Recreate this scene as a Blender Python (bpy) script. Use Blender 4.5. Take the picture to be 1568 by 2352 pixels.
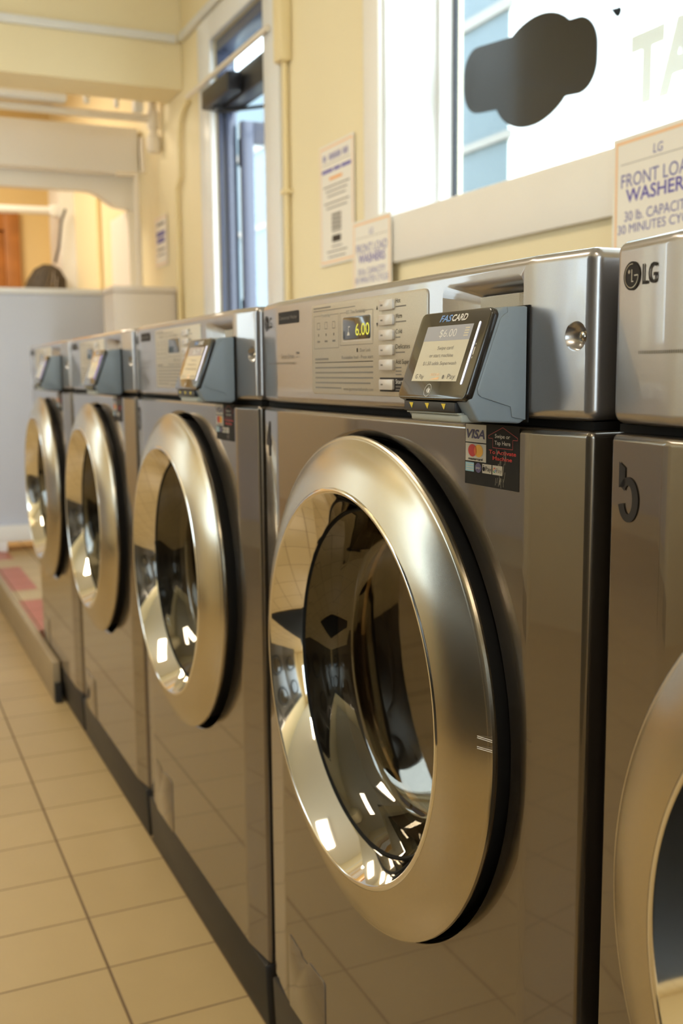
import bpy, bmesh, math, random
from mathutils import Vector, Matrix
random.seed(7)
S = bpy.context.scene
for o in list(bpy.data.objects): bpy.data.objects.remove(o)
C = S.collection

# ------------------------------------------------------------------ camera
YAW, PITCH, ROLL, FPX = .42585281, .13412953, -.00917144, 2385.0
cam = bpy.data.cameras.new('camera'); camo = bpy.data.objects.new('camera', cam); C.objects.link(camo)
F = Vector((math.sin(YAW)*math.cos(PITCH), math.cos(YAW)*math.cos(PITCH), -math.sin(PITCH)))
R = Vector((math.cos(YAW), -math.sin(YAW), 0)); U = R.cross(F)
R2 = R*math.cos(ROLL) + U*math.sin(ROLL); U2 = -R*math.sin(ROLL) + U*math.cos(ROLL)
M = Matrix((R2, U2, -F)).transposed().to_4x4(); M.translation = Vector((-.50246, 0, 1.0))
camo.matrix_world = M
cam.sensor_fit = 'VERTICAL'; cam.sensor_height = 36; cam.sensor_width = 24
cam.lens = 36*FPX/2352; cam.clip_start = .02; cam.clip_end = 200
cam.dof.use_dof = True; cam.dof.focus_distance = .885; cam.dof.aperture_fstop = 7.0
S.camera = camo
# ------------------------------------------------------------------ view, sky, lights
S.view_settings.view_transform = 'Standard'; S.view_settings.look = 'None'
S.view_settings.gamma = 1; S.view_settings.use_curve_mapping = False
S.view_settings.exposure = 0.12
W = bpy.data.worlds.new('sky'); S.world = W; W.use_nodes = True
bg = W.node_tree.nodes['Background']; bg.inputs[0].default_value = (.80, .92, 1, 1); bg.inputs[1].default_value = 6.0
LAMP_COL = (1, .86, .66); LAMP_W = 27.0

def area(name, loc, size, power, col, rot=(0,0,0)):
    l = bpy.data.lights.new(name, 'AREA'); l.shape = 'RECTANGLE'; l.size, l.size_y = size
    l.energy = power; l.color = col
    o = bpy.data.objects.new(name, l); o.location = loc; o.rotation_euler = rot; C.objects.link(o); return o

# ------------------------------------------------------------------ materials
MATS = {}
def mat(name, col, rough=.5, metal=0, coat=0, coat_r=.05, noise=0, nscale=60, bump=0, bscale=200, spec=.5, emit=None, estr=0, aniso=0):
    m = bpy.data.materials.new(name); m.use_nodes = True
    nt = m.node_tree; b = nt.nodes['Principled BSDF']
    b.inputs['Base Color'].default_value = (*col, 1); b.inputs['Roughness'].default_value = rough
    b.inputs['Metallic'].default_value = metal; b.inputs['Coat Weight'].default_value = coat
    b.inputs['Coat Roughness'].default_value = coat_r; b.inputs['Specular IOR Level'].default_value = spec
    if aniso: b.inputs['Anisotropic'].default_value = aniso
    if emit: b.inputs['Emission Color'].default_value = (*emit, 1); b.inputs['Emission Strength'].default_value = estr
    if noise or bump:
        tc = nt.nodes.new('ShaderNodeTexCoord')
    if noise:
        n = nt.nodes.new('ShaderNodeTexNoise'); n.inputs['Scale'].default_value = nscale; n.inputs['Detail'].default_value = 4
        mx = nt.nodes.new('ShaderNodeMix'); mx.data_type = 'RGBA'; mx.blend_type = 'MIX'
        lo = [c*(1-noise) for c in col]; hi = [min(1, c*(1+noise)) for c in col]
        mx.inputs[6].default_value = (*lo, 1); mx.inputs[7].default_value = (*hi, 1)
        nt.links.new(tc.outputs['Object'], n.inputs['Vector']); nt.links.new(n.outputs['Fac'], mx.inputs[0])
        nt.links.new(mx.outputs[2], b.inputs['Base Color'])
    if bump:
        n2 = nt.nodes.new('ShaderNodeTexNoise'); n2.inputs['Scale'].default_value = bscale; n2.inputs['Detail'].default_value = 3
        bp = nt.nodes.new('ShaderNodeBump'); bp.inputs['Strength'].default_value = bump; bp.inputs['Distance'].default_value = .001
        nt.links.new(tc.outputs['Object'], n2.inputs['Vector']); nt.links.new(n2.outputs['Fac'], bp.inputs['Height'])
        nt.links.new(bp.outputs[0], b.inputs['Normal'])
    MATS[name] = m; return m

yellow = mat('yellow_wall_paint', (.92, .79, .51), .55, noise=.03, nscale=3, bump=.15, bscale=90)
deep = mat('deep_yellow_paint', (.86, .65, .31), .6, noise=.04, nscale=3)
cream = mat('cream_trim_paint', (.93, .88, .80), .4, noise=.02, nscale=8)
white = mat('white_gloss_paint', (.85, .84, .82), .35, noise=.02, nscale=8)
ceilm = mat('ceiling_white', (.82, .76, .62), .8, noise=.02)
paint = mat('titan_silver_paint', (.172, .144, .114), .27, metal=.85, coat=1.0, coat_r=.03, noise=.08, nscale=1400)  # base darkened for the dim light on the lower fronts
headm = mat('silver_paint_lit_head', (.36, .34, .335), .28, metal=.8, coat=.9, coat_r=.03, noise=.08, nscale=1400)  # lighter copy of the body paint; brighter light up here put into colour
toe_m = mat('dark_kick_plate', (.030, .025, .020), .45, metal=.1, spec=.3, noise=.1, nscale=300)
black = mat('black_plastic', (.012, .011, .010), .42, noise=.2, nscale=300)
rubber = mat('black_rubber', (.008, .008, .008), .75, spec=.2)
steel = mat('brushed_steel', (.55, .495, .40), .25, metal=1, noise=.05, nscale=250, aniso=.5)
chrome = mat('polished_chrome', (.80, .77, .72), .05, metal=1)
platem = mat('champagne_panel', (.56, .50, .40), .42, metal=.45, noise=.12, nscale=900)
button_m = mat('silver_button', (.66, .62, .58), .33, metal=.35, coat=.3)
ink = mat('dark_print', (.035, .031, .030), .65, spec=.2)
faint = mat('faint_print', (.20, .18, .155), .5)
readerm = mat('blue_grey_plastic', (.25, .30, .345), .42, bump=.05, bscale=900, noise=.04, nscale=200)
reader2 = mat('pale_grey_green_plastic', (.36, .38, .34), .4)
bezelm = mat('gloss_black_bezel', (.022, .018, .014), .16, coat=.6, coat_r=.05, noise=.3, nscale=400)
screenm = mat('lcd_screen', (.50, .46, .36), .18, coat=.5, emit=(.80, .70, .48), estr=.22)
screenb = mat('lcd_header', (.34, .34, .36), .18, coat=.5, emit=(.5, .52, .6), estr=.15)
lightbar = mat('white_light_bar', (.8, .8, .9), .3, emit=(.85, .85, 1), estr=1.6)
bluebar = mat('blue_light_bar', (.3, .3, .8), .3, emit=(.28, .26, 1), estr=1.3)
whitep = mat('white_print', (.80, .78, .74), .5)
blueled = mat('blue_print', (.18, .36, .75), .4)
yelp = mat('yellow_print', (.85, .66, .05), .5)
redp = mat('red_print', (.62, .02, .015), .5)
dred = mat('dark_red_line', (.30, .02, .02), .5)
orangep = mat('orange_print', (.95, .42, .10), .5)
lorange = mat('pale_orange_print', (.98, .62, .34), .5)
amber = mat('amber_print', (.92, .45, .03), .5)
midor = mat('red_orange_print', (.85, .16, .02), .5)
stick_black = mat('sticker_black', (.016, .014, .013), .6, spec=.2, noise=.3, nscale=80)
stick_white = mat('sticker_white', (.62, .56, .46), .45)
amexb = mat('pale_blue_print', (.30, .52, .62), .45)
purple = mat('purple_print', (.10, .08, .20), .4)
green = mat('green_print', (.05, .35, .12), .5)
navy = mat('visa_blue', (.05, .04, .12), .5)
paper = mat('poster_paper', (.92, .86, .76), .6)
indigo = mat('indigo_print', (.16, .15, .42), .6)
indigo2 = mat('bold_indigo_print', (.13, .10, .44), .6)
lcd = mat('display_glass', (.035, .030, .024), .12, coat=.5)
segm = mat('yellow_led_segments', (.6, .6, .05), .4, emit=(.75, .72, .06), estr=.55)
bluem = mat('dark_blue_door_metal', (.085, .10, .16), .3, coat=.3, noise=.05)
darkm = mat('dark_door_metal', (.018, .018, .022), .35)
panelm = mat('pale_grey_panel', (.60, .63, .73), .45, noise=.02, nscale=4)
beige = mat('beige_cabinet', (.76, .67, .58), .45, noise=.02, nscale=5)
bulk = mat('white_bulkhead', (.86, .83, .79), .6, noise=.03, nscale=4)
pipem = mat('painted_pipe', (.88, .78, .64), .4)
ypipe = mat('yellow_painted_pipe', (.90, .74, .42), .4)
wood = mat('orange_wood', (.45, .17, .035), .45, noise=.35, nscale=9)
wicker = mat('dark_wicker', (.06, .045, .03), .7, noise=.7, nscale=40)
curbm = mat('brown_curb', (.34, .25, .14), .5, noise=.12, nscale=20)
tint = mat('dark_window_film', (.012, .012, .013), .22, coat=.2)
cyanp = mat('pale_cyan_vinyl', (.85, .93, .92), .5)
extm = mat('pale_blue_siding', (.085, .125, .15), .7, noise=.05, nscale=2)
pave = mat('concrete_paving', (.55, .54, .50), .8, noise=.08, nscale=4)
leafm = mat('leaves', (.22, .30, .10), .6, noise=.4, nscale=5)
bark = mat('bark', (.16, .12, .09), .8, noise=.4, nscale=12)
drum = mat('drum_steel', (.20, .17, .13), .35, metal=.8)
brass = mat('screw_steel', (.62, .58, .50), .2, metal=1)
dryerm = mat('dark_dryer_paint', (.10, .095, .09), .3, metal=.5, coat=.3, noise=.1, nscale=300)
lampm = mat('lamp_diffuser', (.9, .9, .85), .5, emit=(1, .86, .64), estr=3.5)
tapem = mat('clear_tape', (.62, .55, .42), .12, coat=.6, bump=1.0, bscale=300)

def glass_mat(name, trans, gl=(1, 1, 1), f0=.04, f1=1.0, rough=0.0):
    m = bpy.data.materials.new(name); m.use_nodes = True; nt = m.node_tree; nt.nodes.clear()
    out = nt.nodes.new('ShaderNodeOutputMaterial'); t = nt.nodes.new('ShaderNodeBsdfTransparent'); g = nt.nodes.new('ShaderNodeBsdfGlossy')
    lw = nt.nodes.new('ShaderNodeLayerWeight'); lw.inputs[0].default_value = .5; mx = nt.nodes.new('ShaderNodeMixShader')
    pw = nt.nodes.new('ShaderNodeMath'); pw.operation = 'POWER'; pw.inputs[1].default_value = 5
    ml = nt.nodes.new('ShaderNodeMath'); ml.operation = 'MULTIPLY_ADD'; ml.inputs[1].default_value = f1-f0; ml.inputs[2].default_value = f0
    t.inputs[0].default_value = (*trans, 1); g.inputs[0].default_value = (*gl, 1); g.inputs['Roughness'].default_value = rough
    nt.links.new(lw.outputs['Facing'], pw.inputs[0]); nt.links.new(pw.outputs[0], ml.inputs[0]); nt.links.new(ml.outputs[0], mx.inputs[0])
    nt.links.new(t.outputs[0], mx.inputs[1]); nt.links.new(g.outputs[0], mx.inputs[2])
    nt.links.new(mx.outputs[0], out.inputs[0]); MATS[name] = m; return m
pane_m = glass_mat('window_pane', (.93, .96, .97))
bowl_m = glass_mat('smoked_door_glass', (.42, .35, .26), (.95, .9, .8), .13, .8, .015)

# floor tile material: square beige tiles with brown grout, in metres
def tile_mat(name, red=False):
    m = bpy.data.materials.new(name); m.use_nodes = True; nt = m.node_tree; b = nt.nodes['Principled BSDF']
    N = nt.nodes.new; L = nt.links.new
    def math_(op, a, bb=None):
        n = N('ShaderNodeMath'); n.operation = op
        for i, v in enumerate((a, bb)):
            if v is None: continue
            if isinstance(v, (int, float)): n.inputs[i].default_value = v
            else: L(v, n.inputs[i])
        return n.outputs[0]
    tc = N('ShaderNodeTexCoord'); sp = N('ShaderNodeSeparateXYZ'); L(tc.outputs['Object'], sp.inputs[0])
    px, py = .19, .1783
    ux = math_('DIVIDE', math_('ADD', sp.outputs[0], .189+40*px), px); uy = math_('DIVIDE', math_('ADD', sp.outputs[1], -1.666+60*py), py)
    def dist(u, p):
        f = math_('FRACT', u); return math_('MULTIPLY', math_('MINIMUM', f, math_('SUBTRACT', 1.0, f)), p)
    dx, dy = dist(ux, px), dist(uy, py)
    def ramp(d, a, bb):
        n = N('ShaderNodeMapRange'); n.inputs[1].default_value = a; n.inputs[2].default_value = bb; n.inputs[3].default_value = 1; n.inputs[4].default_value = 0
        n.interpolation_type = 'SMOOTHSTEP'; L(d, n.inputs[0]); return n.outputs[0]
    g = math_('MAXIMUM', ramp(dx, .0016, .0030), ramp(dy, .0009, .0022))
    cell = N('ShaderNodeCombineXYZ'); L(math_('FLOOR', ux), cell.inputs[0]); L(math_('FLOOR', uy), cell.inputs[1])
    wn = N('ShaderNodeTexWhiteNoise'); wn.noise_dimensions = '2D'; L(cell.outputs[0], wn.inputs['Vector'])
    ns = N('ShaderNodeTexNoise'); ns.inputs['Scale'].default_value = 14; ns.inputs['Detail'].default_value = 5; L(tc.outputs['Object'], ns.inputs['Vector'])
    v = math_('ADD', math_('MULTIPLY', wn.outputs[0], .55), math_('MULTIPLY', ns.outputs[0], .45))
    c1 = N('ShaderNodeMix'); c1.data_type = 'RGBA'; c1.inputs[6].default_value = (.46, .325, .15, 1); c1.inputs[7].default_value = (.54, .385, .185, 1); L(v, c1.inputs[0])
    tile = c1.outputs[2]
    if red:
        fy = math_('FRACT', math_('DIVIDE', math_('ADD', sp.outputs[1], -4.16+7.7), .77))
        isr = math_('MULTIPLY', math_('GREATER_THAN', fy, .27), math_('LESS_THAN', sp.outputs[0], .095))
        c3 = N('ShaderNodeMix'); c3.data_type = 'RGBA'; c3.inputs[7].default_value = (.45, .13, .075, 1); L(isr, c3.inputs[0]); L(tile, c3.inputs[6]); tile = c3.outputs[2]
    c2 = N('ShaderNodeMix'); c2.data_type = 'RGBA'; c2.inputs[7].default_value = (.17, .105, .05, 1); L(g, c2.inputs[0]); L(tile, c2.inputs[6])
    L(c2.outputs[2], b.inputs['Base Color'])
    rg = math_('ADD', math_('MULTIPLY', g, .4), .36); L(rg, b.inputs['Roughness'])
    bp = N('ShaderNodeBump'); bp.inputs['Strength'].default_value = .5; bp.inputs['Distance'].default_value = .0015
    L(math_('SUBTRACT', math_('MULTIPLY', ns.outputs[0], .12), g), bp.inputs['Height']); L(bp.outputs[0], b.inputs['Normal'])
    return m
floor_m = tile_mat('beige_floor_tiles'); landing_m = tile_mat('red_and_beige_tiles', True)

# ------------------------------------------------------------------ helpers
def link(name, me, m, parent=None):
    o = bpy.data.objects.new(name, me); C.objects.link(o)
    for mm in (m if isinstance(m, (list, tuple)) else [m]): me.materials.append(mm)
    if parent: o.parent = parent
    return o
def smooth(me, ang=35):
    for p in me.polygons: p.use_smooth = True
    me.set_sharp_from_angle(angle=math.radians(ang))
def obj(name, bm, m, parent=None, ang=35):
    bmesh.ops.recalc_face_normals(bm, faces=bm.faces)
    me = bpy.data.meshes.new(name); bm.to_mesh(me); bm.free(); smooth(me, ang)
    return link(name, me, m, parent)
def tag(o, label=None, cat=None, group=None, kind=None):
    if label: o['label'] = label
    if cat: o['category'] = cat
    if group: o['group'] = group
    if kind: o['kind'] = kind
    return o
def thing(name, loc, label, cat, group=None):
    o = bpy.data.objects.new(name, None); o.empty_display_size = .1; C.objects.link(o); o.location = loc
    return tag(o, label, cat, group)
def struct(o): o['kind'] = 'structure'; return o
def box(bm, a, b, bev=0, seg=2, mi=0):
    x0, x1 = sorted((a[0], b[0])); y0, y1 = sorted((a[1], b[1])); z0, z1 = sorted((a[2], b[2]))
    t = bmesh.new()
    bmesh.ops.create_cube(t, size=1)
    for v in t.verts: v.co = Vector(((x0+x1)/2+v.co.x*(x1-x0), (y0+y1)/2+v.co.y*(y1-y0), (z0+z1)/2+v.co.z*(z1-z0)))
    if bev: bmesh.ops.bevel(t, geom=t.edges[:], offset=bev, segments=seg, profile=.5, affect='EDGES')
    for f in t.faces: f.material_index = mi
    merge(bm, t); return bm
def merge(bm, t):
    me = bpy.data.meshes.new('tmp'); t.to_mesh(me); t.free(); bm.from_mesh(me); bpy.data.meshes.remove(me)
def nb(*boxes, bev=0):
    bm = bmesh.new()
    for a, b in boxes: box(bm, a, b, bev)
    return bm
def tube(bm, pts, r, n=14, cap=True):
    pts = [Vector(p) for p in pts]; rings = []; prev = None
    for i, p in enumerate(pts):
        d = (pts[min(i+1, len(pts)-1)]-pts[max(i-1, 0)]).normalized()
        if prev is None: a = d.orthogonal().normalized()
        else: a = (prev-d*prev.dot(d)).normalized()
        prev = a; b = d.cross(a)
        rr = r[i] if isinstance(r, (list, tuple)) else r
        rings.append([bm.verts.new(p+(a*math.cos(2*math.pi*k/n)+b*math.sin(2*math.pi*k/n))*rr) for k in range(n)])
    for A, B in zip(rings, rings[1:]):
        for k in range(n): bm.faces.new((A[k], A[(k+1) % n], B[(k+1) % n], B[k]))
    if cap: bm.faces.new(rings[0]); bm.faces.new(rings[-1])
    return bm
def arc(c, r, a0, a1, n, f):
    return [f(c, r, a0+(a1-a0)*i/n) for i in range(n+1)]
def lathe_x(bm, prof, cy, cz, n=160, close=False):
    rings = []
    for x, r in prof:
        if r < 1e-6: rings.append([bm.verts.new((x, cy, cz))])
        else: rings.append([bm.verts.new((x, cy+r*math.cos(2*math.pi*k/n), cz+r*math.sin(2*math.pi*k/n))) for k in range(n)])
    seq = list(zip(rings, rings[1:])) + ([(rings[-1], rings[0])] if close else [])
    for A, B in seq:
        for k in range(n):
            if len(A) == 1 and len(B) == 1: continue
            if len(A) == 1: bm.faces.new((A[0], B[k], B[(k+1) % n]))
            elif len(B) == 1: bm.faces.new((A[k], A[(k+1) % n], B[0]))
            else: bm.faces.new((A[k], A[(k+1) % n], B[(k+1) % n], B[k]))
    return bm
def prism(bm, poly, ax, a, b, mi=0):
    """extrude a 2-D polygon along axis ax (0,1,2) from a to b; poly gives the other two coords in order"""
    def P(q, t):
        q = list(q); q.insert(ax, t); return q
    A = [bm.verts.new(P(q, a)) for q in poly]; B = [bm.verts.new(P(q, b)) for q in poly]
    fs = [bm.faces.new(A), bm.faces.new(B[::-1])]
    n = len(poly)
    for i in range(n): fs.append(bm.faces.new((A[i], B[i], B[(i+1) % n], A[(i+1) % n])))
    for f in fs: f.material_index = mi
    return bm
def rrect(y0, y1, z0, z1, r, n=5):
    pts = []
    for cy, cz, a in ((y1-r, z1-r, 0), (y0+r, z1-r, 90), (y0+r, z0+r, 180), (y1-r, z0+r, 270)):
        for i in range(n+1):
            t = math.radians(a+90*i/n); pts.append((cy+r*math.cos(t), cz+r*math.sin(t)))
    return pts
def bevel_all(bm, off, seg=3, ang=25):
    bmesh.ops.recalc_face_normals(bm, faces=bm.faces)
    es = [e for e in bm.edges if len(e.link_faces) == 2 and e.calc_face_angle(0) > math.radians(ang)]
    bmesh.ops.bevel(bm, geom=es, offset=off, segments=seg, profile=.5, affect='EDGES', clamp_overlap=True)
    return bm
def boolean(o, cutters, bev=None):
    for c in cutters:
        md = o.modifiers.new('b', 'BOOLEAN'); md.object = c; md.operation = 'DIFFERENCE'; md.solver = 'EXACT'
    wn = o.modifiers.new('w', 'WEIGHTED_NORMAL'); wn.keep_sharp = True; wn.weight = 100
    bpy.context.view_layer.update()
    dg = bpy.context.evaluated_depsgraph_get(); me = bpy.data.meshes.new_from_object(o.evaluated_get(dg))
    o.modifiers.clear(); old = o.data; o.data = me; bpy.data.meshes.remove(old)
    for c in cutters: bpy.data.objects.remove(c)
    return o

# text: returned as flat mesh pieces placed by a frame (origin, right, up, normal)
def text_bm(bm, s, origin, right, up, h, w=None, align='LEFT', mi=0, shear=0, bold=0, th=.0):
    cu = bpy.data.curves.new('t', 'FONT'); cu.body = s; cu.size = 1; cu.shear = shear; cu.offset = bold
    cu.resolution_u = 3; cu.fill_mode = 'FRONT'
    o = bpy.data.objects.new('t', cu); C.objects.link(o); bpy.context.view_layer.update()
    me = bpy.data.meshes.new_from_object(o.evaluated_get(bpy.context.evaluated_depsgraph_get()))
    bpy.data.objects.remove(o); bpy.data.curves.remove(cu)
    xs = [v.co.x for v in me.vertices]
    if not xs: return bm
    x0, x1 = min(xs), max(xs); cap = .69
    sy = h/cap; sx = (w/(x1-x0)) if w else sy*.86
    off = {'LEFT': 0, 'CENTER': -(x1-x0)/2, 'RIGHT': -(x1-x0)}[align]
    o_, r_, u_ = Vector(origin), Vector(right).normalized(), Vector(up).normalized()
    base = len(bm.verts); vs = [bm.verts.new(o_+r_*((v.co.x-x0+off)*sx)+u_*(v.co.y*sy)) for v in me.vertices]
    for p in me.polygons:
        try: f = bm.faces.new([vs[i] for i in p.vertices]); f.material_index = mi
        except ValueError: pass
    bpy.data.meshes.remove(me); return bm
def flat(bm, pts, mi=0):
    f = bm.faces.new([bm.verts.new(p) for p in pts]); f.material_index = mi
RY, UZ = (0, -1, 0), (0, 0, 1)          # reading frame on a face that looks toward -X
def qd(bm, x, y0, y1, z0, z1, mi=0):    # a printed rectangle on a face that looks toward -X
    flat(bm, [(x, y1, z0), (x, y0, z0), (x, y0, z1), (x, y1, z1)], mi)
def frame(bm, x, y0, y1, z0, z1, t, mi=0):
    qd(bm, x, y0, y1, z1-t, z1, mi); qd(bm, x, y0, y1, z0, z0+t, mi); qd(bm, x, y0, y0+t, z0+t, z1-t, mi); qd(bm, x, y1-t, y1, z0+t, z1-t, mi)
def disc(bm, x, cy, cz, ry, rz, mi=0, n=40):
    flat(bm, [(x, cy+ry*math.cos(-2*math.pi*k/n), cz+rz*math.sin(-2*math.pi*k/n)) for k in range(n)], mi)
def pobj(name, bm, m, parent):          # printed marks keep the winding they were given
    for f in bm.faces: f.normal_update()
    me = bpy.data.meshes.new(name); bm.to_mesh(me); bm.free(); return link(name, me, m, parent)

# ------------------------------------------------------------------ the room
XW, YB, YF, XL, ZC = .90, -3.4, 8.4, -2.5, 3.0
bm = nb(((XL-.3, YB-.3, -.1), (XW+.3, YF+.3, 0))); struct(obj('floor', bm, floor_m))
struct(obj('ceiling', nb(((XL-.3, YB-.3, ZC), (XW+.3, YF+.3, ZC+.1))), ceilm))
WY0, WY1, WZ0, WZ1 = .35, 2.77, 1.437, 2.40      # big window in the right wall
DY0, DY1, DZ1 = 3.69, 4.32, 2.36                # doorway beyond it
T = 1.13                                        # outer side of the right wall
bm = nb(((XW, YB-.3, 0), (T+.03, WY0, ZC)), ((XW, WY0, 0), (T+.03, WY1, WZ0)), ((XW, WY0, WZ1), (T+.03, WY1, ZC)),
        ((XW, WY1, 0), (T+.03, 3.35, ZC)), ((XW, 3.35, 0), (.985, DY0, ZC)), ((XW, DY0, DZ1), (.985, DY1, ZC)), ((XW, DY1, 0), (.985, YF+.3, ZC)))
struct(obj('wall_right', bm, yellow))
struct(obj('wall_far', nb(((XL-.3, YF, 0), (XW, YF+.3, ZC))), deep))
# wall behind the camera with a storefront window, and the wall across the aisle with two windows
bm = nb(((XL-.3, YB-.3, 0), (-2.1, YB, ZC)), ((-2.1, YB-.3, 0), (.3, YB, .7)), ((-2.1, YB-.3, 2.5), (.3, YB, ZC)), ((.3, YB-.3, 0), (XW, YB, ZC)))
struct(obj('wall_back', bm, yellow))
LWIN = ((1.95, 2.80, .95, 2.35), (4.9, 5.9, 1.1, 2.4))
bm = bmesh.new(); y = YB
for a, b, z0, z1 in LWIN:
    box(bm, (XL-.3, y, 0), (XL, a, ZC)); box(bm, (XL-.3, a, 0), (XL, b, z0)); box(bm, (XL-.3, a, z1), (XL, b, ZC)); y = b
box(bm, (XL-.3, y, 0), (XL, YF, ZC)); struct(obj('wall_left', bm, yellow))
def simple_window(name, a, b, axis):
    bm = bmesh.new(); t = .05
    (x0, y0, z0), (x1, y1, z1) = a, b
    if axis == 0:
        for p, q in (((x0, y0, z0), (x1, y0+t, z1)), ((x0, y1-t, z0), (x1, y1, z1)), ((x0, y0+t, z0), (x1, y1-t, z0+t)), ((x0, y0+t, z1-t), (x1, y1-t, z1))): box(bm, p, q)
    else:
        for p, q in (((x0, y0, z0), (x0+t, y1, z1)), ((x1-t, y0, z0), (x1, y1, z1)), ((x0+t, y0, z0), (x1-t, y1, z0+t)), ((x0+t, y0, z1-t), (x1-t, y1, z1))): box(bm, p, q)
    w = struct(obj(name, bm, white))
    xm, ym = (x0+x1)/2, (y0+y1)/2
    g = nb(((xm-.003, y0+t, z0+t), (xm+.003, y1-t, z1-t))) if axis == 0 else nb(((x0+t, ym-.003, z0+t), (x1-t, ym+.003, z1-t)))
    obj('pane', g, pane_m, w); return w
simple_window('window_2', (-2.1, YB-.2, .7), (.3, YB-.14, 2.5), 1)
for k, (a, b, z0, z1) in enumerate(LWIN): simple_window('window_%d' % (k+3), (XL-.2, a, z0), (XL-.14, b, z1), 0)

# header beam across the room and the raceway on it
struct(obj('trim_1', nb(((XL, 4.80, 2.28), (XW-.002, 5.06, ZC-.002))), yellow))
# raised landing with curb
struct(obj('trim_2', bevel_all(nb(((-.036, 3.19, .001), (-.011, YF-.01, .125))), .004), curbm))
bm = nb(((-.0105, 3.64, .001), (XW-.002, YF-.005, .12))); struct(obj('floor_landing', bm, landing_m))
struct(obj('trim_3', nb(((-.034, 3.165, .001), (-.014, 3.188, .06))), black))

# big window: casing, reveal, frame and pane
def casing(name, boxes, m=cream, bev=.003):
    bm = bmesh.new()
    for a, b in boxes: box(bm, a, b, bev)
    return struct(obj(name, bm, m))
casing('trim_4', [((.88, WY1, 1.305), (.8995, WY1+.098, WZ1+.1)), ((.88, WY0-.1, 1.305), (.8995, WY1-.0005, WZ0)), ((.88, WY0-.1, WZ1), (.8995, WY1-.0005, WZ1+.1))])
bm = nb(((.8995, WY1-.008, WZ0+.0005), (T, WY1-.0005, WZ1)), ((1.07, WY1-.022, WZ0+.0005), (T, WY1-.009, WZ1)), ((.8995, WY0, WZ0+.0005), (T, WY1-.009, WZ0+.006)))
struct(obj('trim_5', bm, white))
win = struct(obj('window_1', nb(((1.112, WY1-.030, WZ0+.007), (1.128, WY1-.0235, WZ1)), ((1.112, WY0, WZ0+.007), (1.128, WY0+.006, WZ1)), ((1.112, WY0+.006, WZ0+.0065), (1.128, WY1-.03, WZ0+.012))), darkm))
obj('pane', nb(((1.118, WY0+.006, WZ0+.012), (1.123, WY1-.030, WZ1-.001))), pane_m, win)
# black cloud-shaped decal on the glass: a disc with a tilted pill across it
cy, cz, r0 = 2.345, 1.763, .134
import itertools
def in_cloud_outline():
    pts = []
    hh, sl = .089, (1.803-1.748)/.46      # pill half height, slope along y
    ya, yb = 2.085, 2.690
    def pill(s, side):                     # rounded end, centre line z = cz + sl*(y-cy)
        yc = ya+.07 if side < 0 else yb-.07
        return yc
    out = []
    # walk round by angle, radius = max of the two shapes
    n = 220
    for k in range(n):
        a = 2*math.pi*k/n; d = Vector((math.cos(a), math.sin(a)))
        rb = 0
        lo, hi = 0, .45
        for _ in range(26):
            m_ = (lo+hi)/2; yy = cy+d.x*m_; zz = cz+d.y*m_
            v = zz-(cz+.012+sl*(yy-cy)); q = abs(yy-(ya+yb)/2)-((yb-ya)/2-.075)
            ins = math.hypot(max(q, 0), max(abs(v)-hh+.075, 0)) <= .075
            if ins: lo = m_
            else: hi = m_
        rb = max(lo, 1/math.hypot(d.x/.19, d.y/r0)); out.append((cy+d.x*rb, cz+d.y*rb))
    return out
tag(obj('window_decal', prism(bmesh.new(), in_cloud_outline(), 0, 1.1150, 1.1178), tint), 'black cloud-shaped decal stuck on the big bright window', 'decal')
bm = bmesh.new(); text_bm(bm, 'TAI', (1.1165, 1.966, 1.597), RY, UZ, .136, w=.25, bold=.05)
tag(pobj('window_lettering', bm, cyanp, None), 'pale cyan capital letters on the glass of the big window', 'lettering')
bm = bmesh.new(); disc(bm, 1.112, 0, 0, .012, .012); bm2 = bmesh.new(); tube(bm2, [(1.1178, 2.015, 1.810), (1.112, 2.015, 1.810), (1.104, 2.015, 1.812)], [.011, .008, .004]); bm.free()
tube(bm2, [(1.106, 2.024, 1.815), (1.106, 2.006, 1.808)], .0025, 8)
tag(obj('suction_hook', bm2, rubber), 'small dark suction hook on the glass above the pale lettering', 'hook')

# doorway: casing, dark metal frame, transom, closer, open leaf
casing('trim_6', [((.875, DY1, 0.125), (.8995, DY1+.165, DZ1+.10)), ((.875, DY0-.155, 0.125), (.8995, DY0, DZ1+.10)), ((.875, DY0+.0005, DZ1), (.8995, DY1-.0005, DZ1+.10))], white, .006)
fx0, fx1 = .905, .984
bm = nb(((fx0, DY1-.012, .125), (fx1, DY1-.001, DZ1-.001)), ((.935, DY1-.030, .125), (.965, DY1-.0125, 2.10)), ((fx0, DY0+.001, .125), (fx1, DY0+.035, DZ1-.001)),
        ((fx0, DY0+.036, DZ1-.045), (fx1, DY1-.0125, DZ1-.001)), bev=.002)
door = struct(obj('door_1', bm, bluem))
obj('transom_bar', nb(((fx0+.003, DY0+.0355, 2.075), (fx1-.002, DY1-.0305, 2.175)), bev=.002), darkm, door)
obj('transom_pane', nb(((.95, DY0+.0355, 2.176), (.955, DY1-.031, DZ1-.046))), pane_m, door)
lf = Matrix.Translation((.990, DY1-.018, 0)) @ Matrix.Rotation(math.radians(-2), 4, 'Z')   # leaf swung outward, hinged at the far jamb
def leafbox(*bx, bev=.003):
    bm = nb(*bx, bev=bev); bmesh.ops.transform(bm, matrix=lf, verts=bm.verts); return bm
leaf = obj('door_leaf', leafbox(((0, -.045, .14), (.052, 0, 2.04)), ((.72, -.045, .14), (.80, 0, 2.04)), ((.0525, -.045, 1.95), (.7195, 0, 2.04)), ((.0525, -.045, .14), (.7195, 0, .36))), bluem, door)
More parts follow.
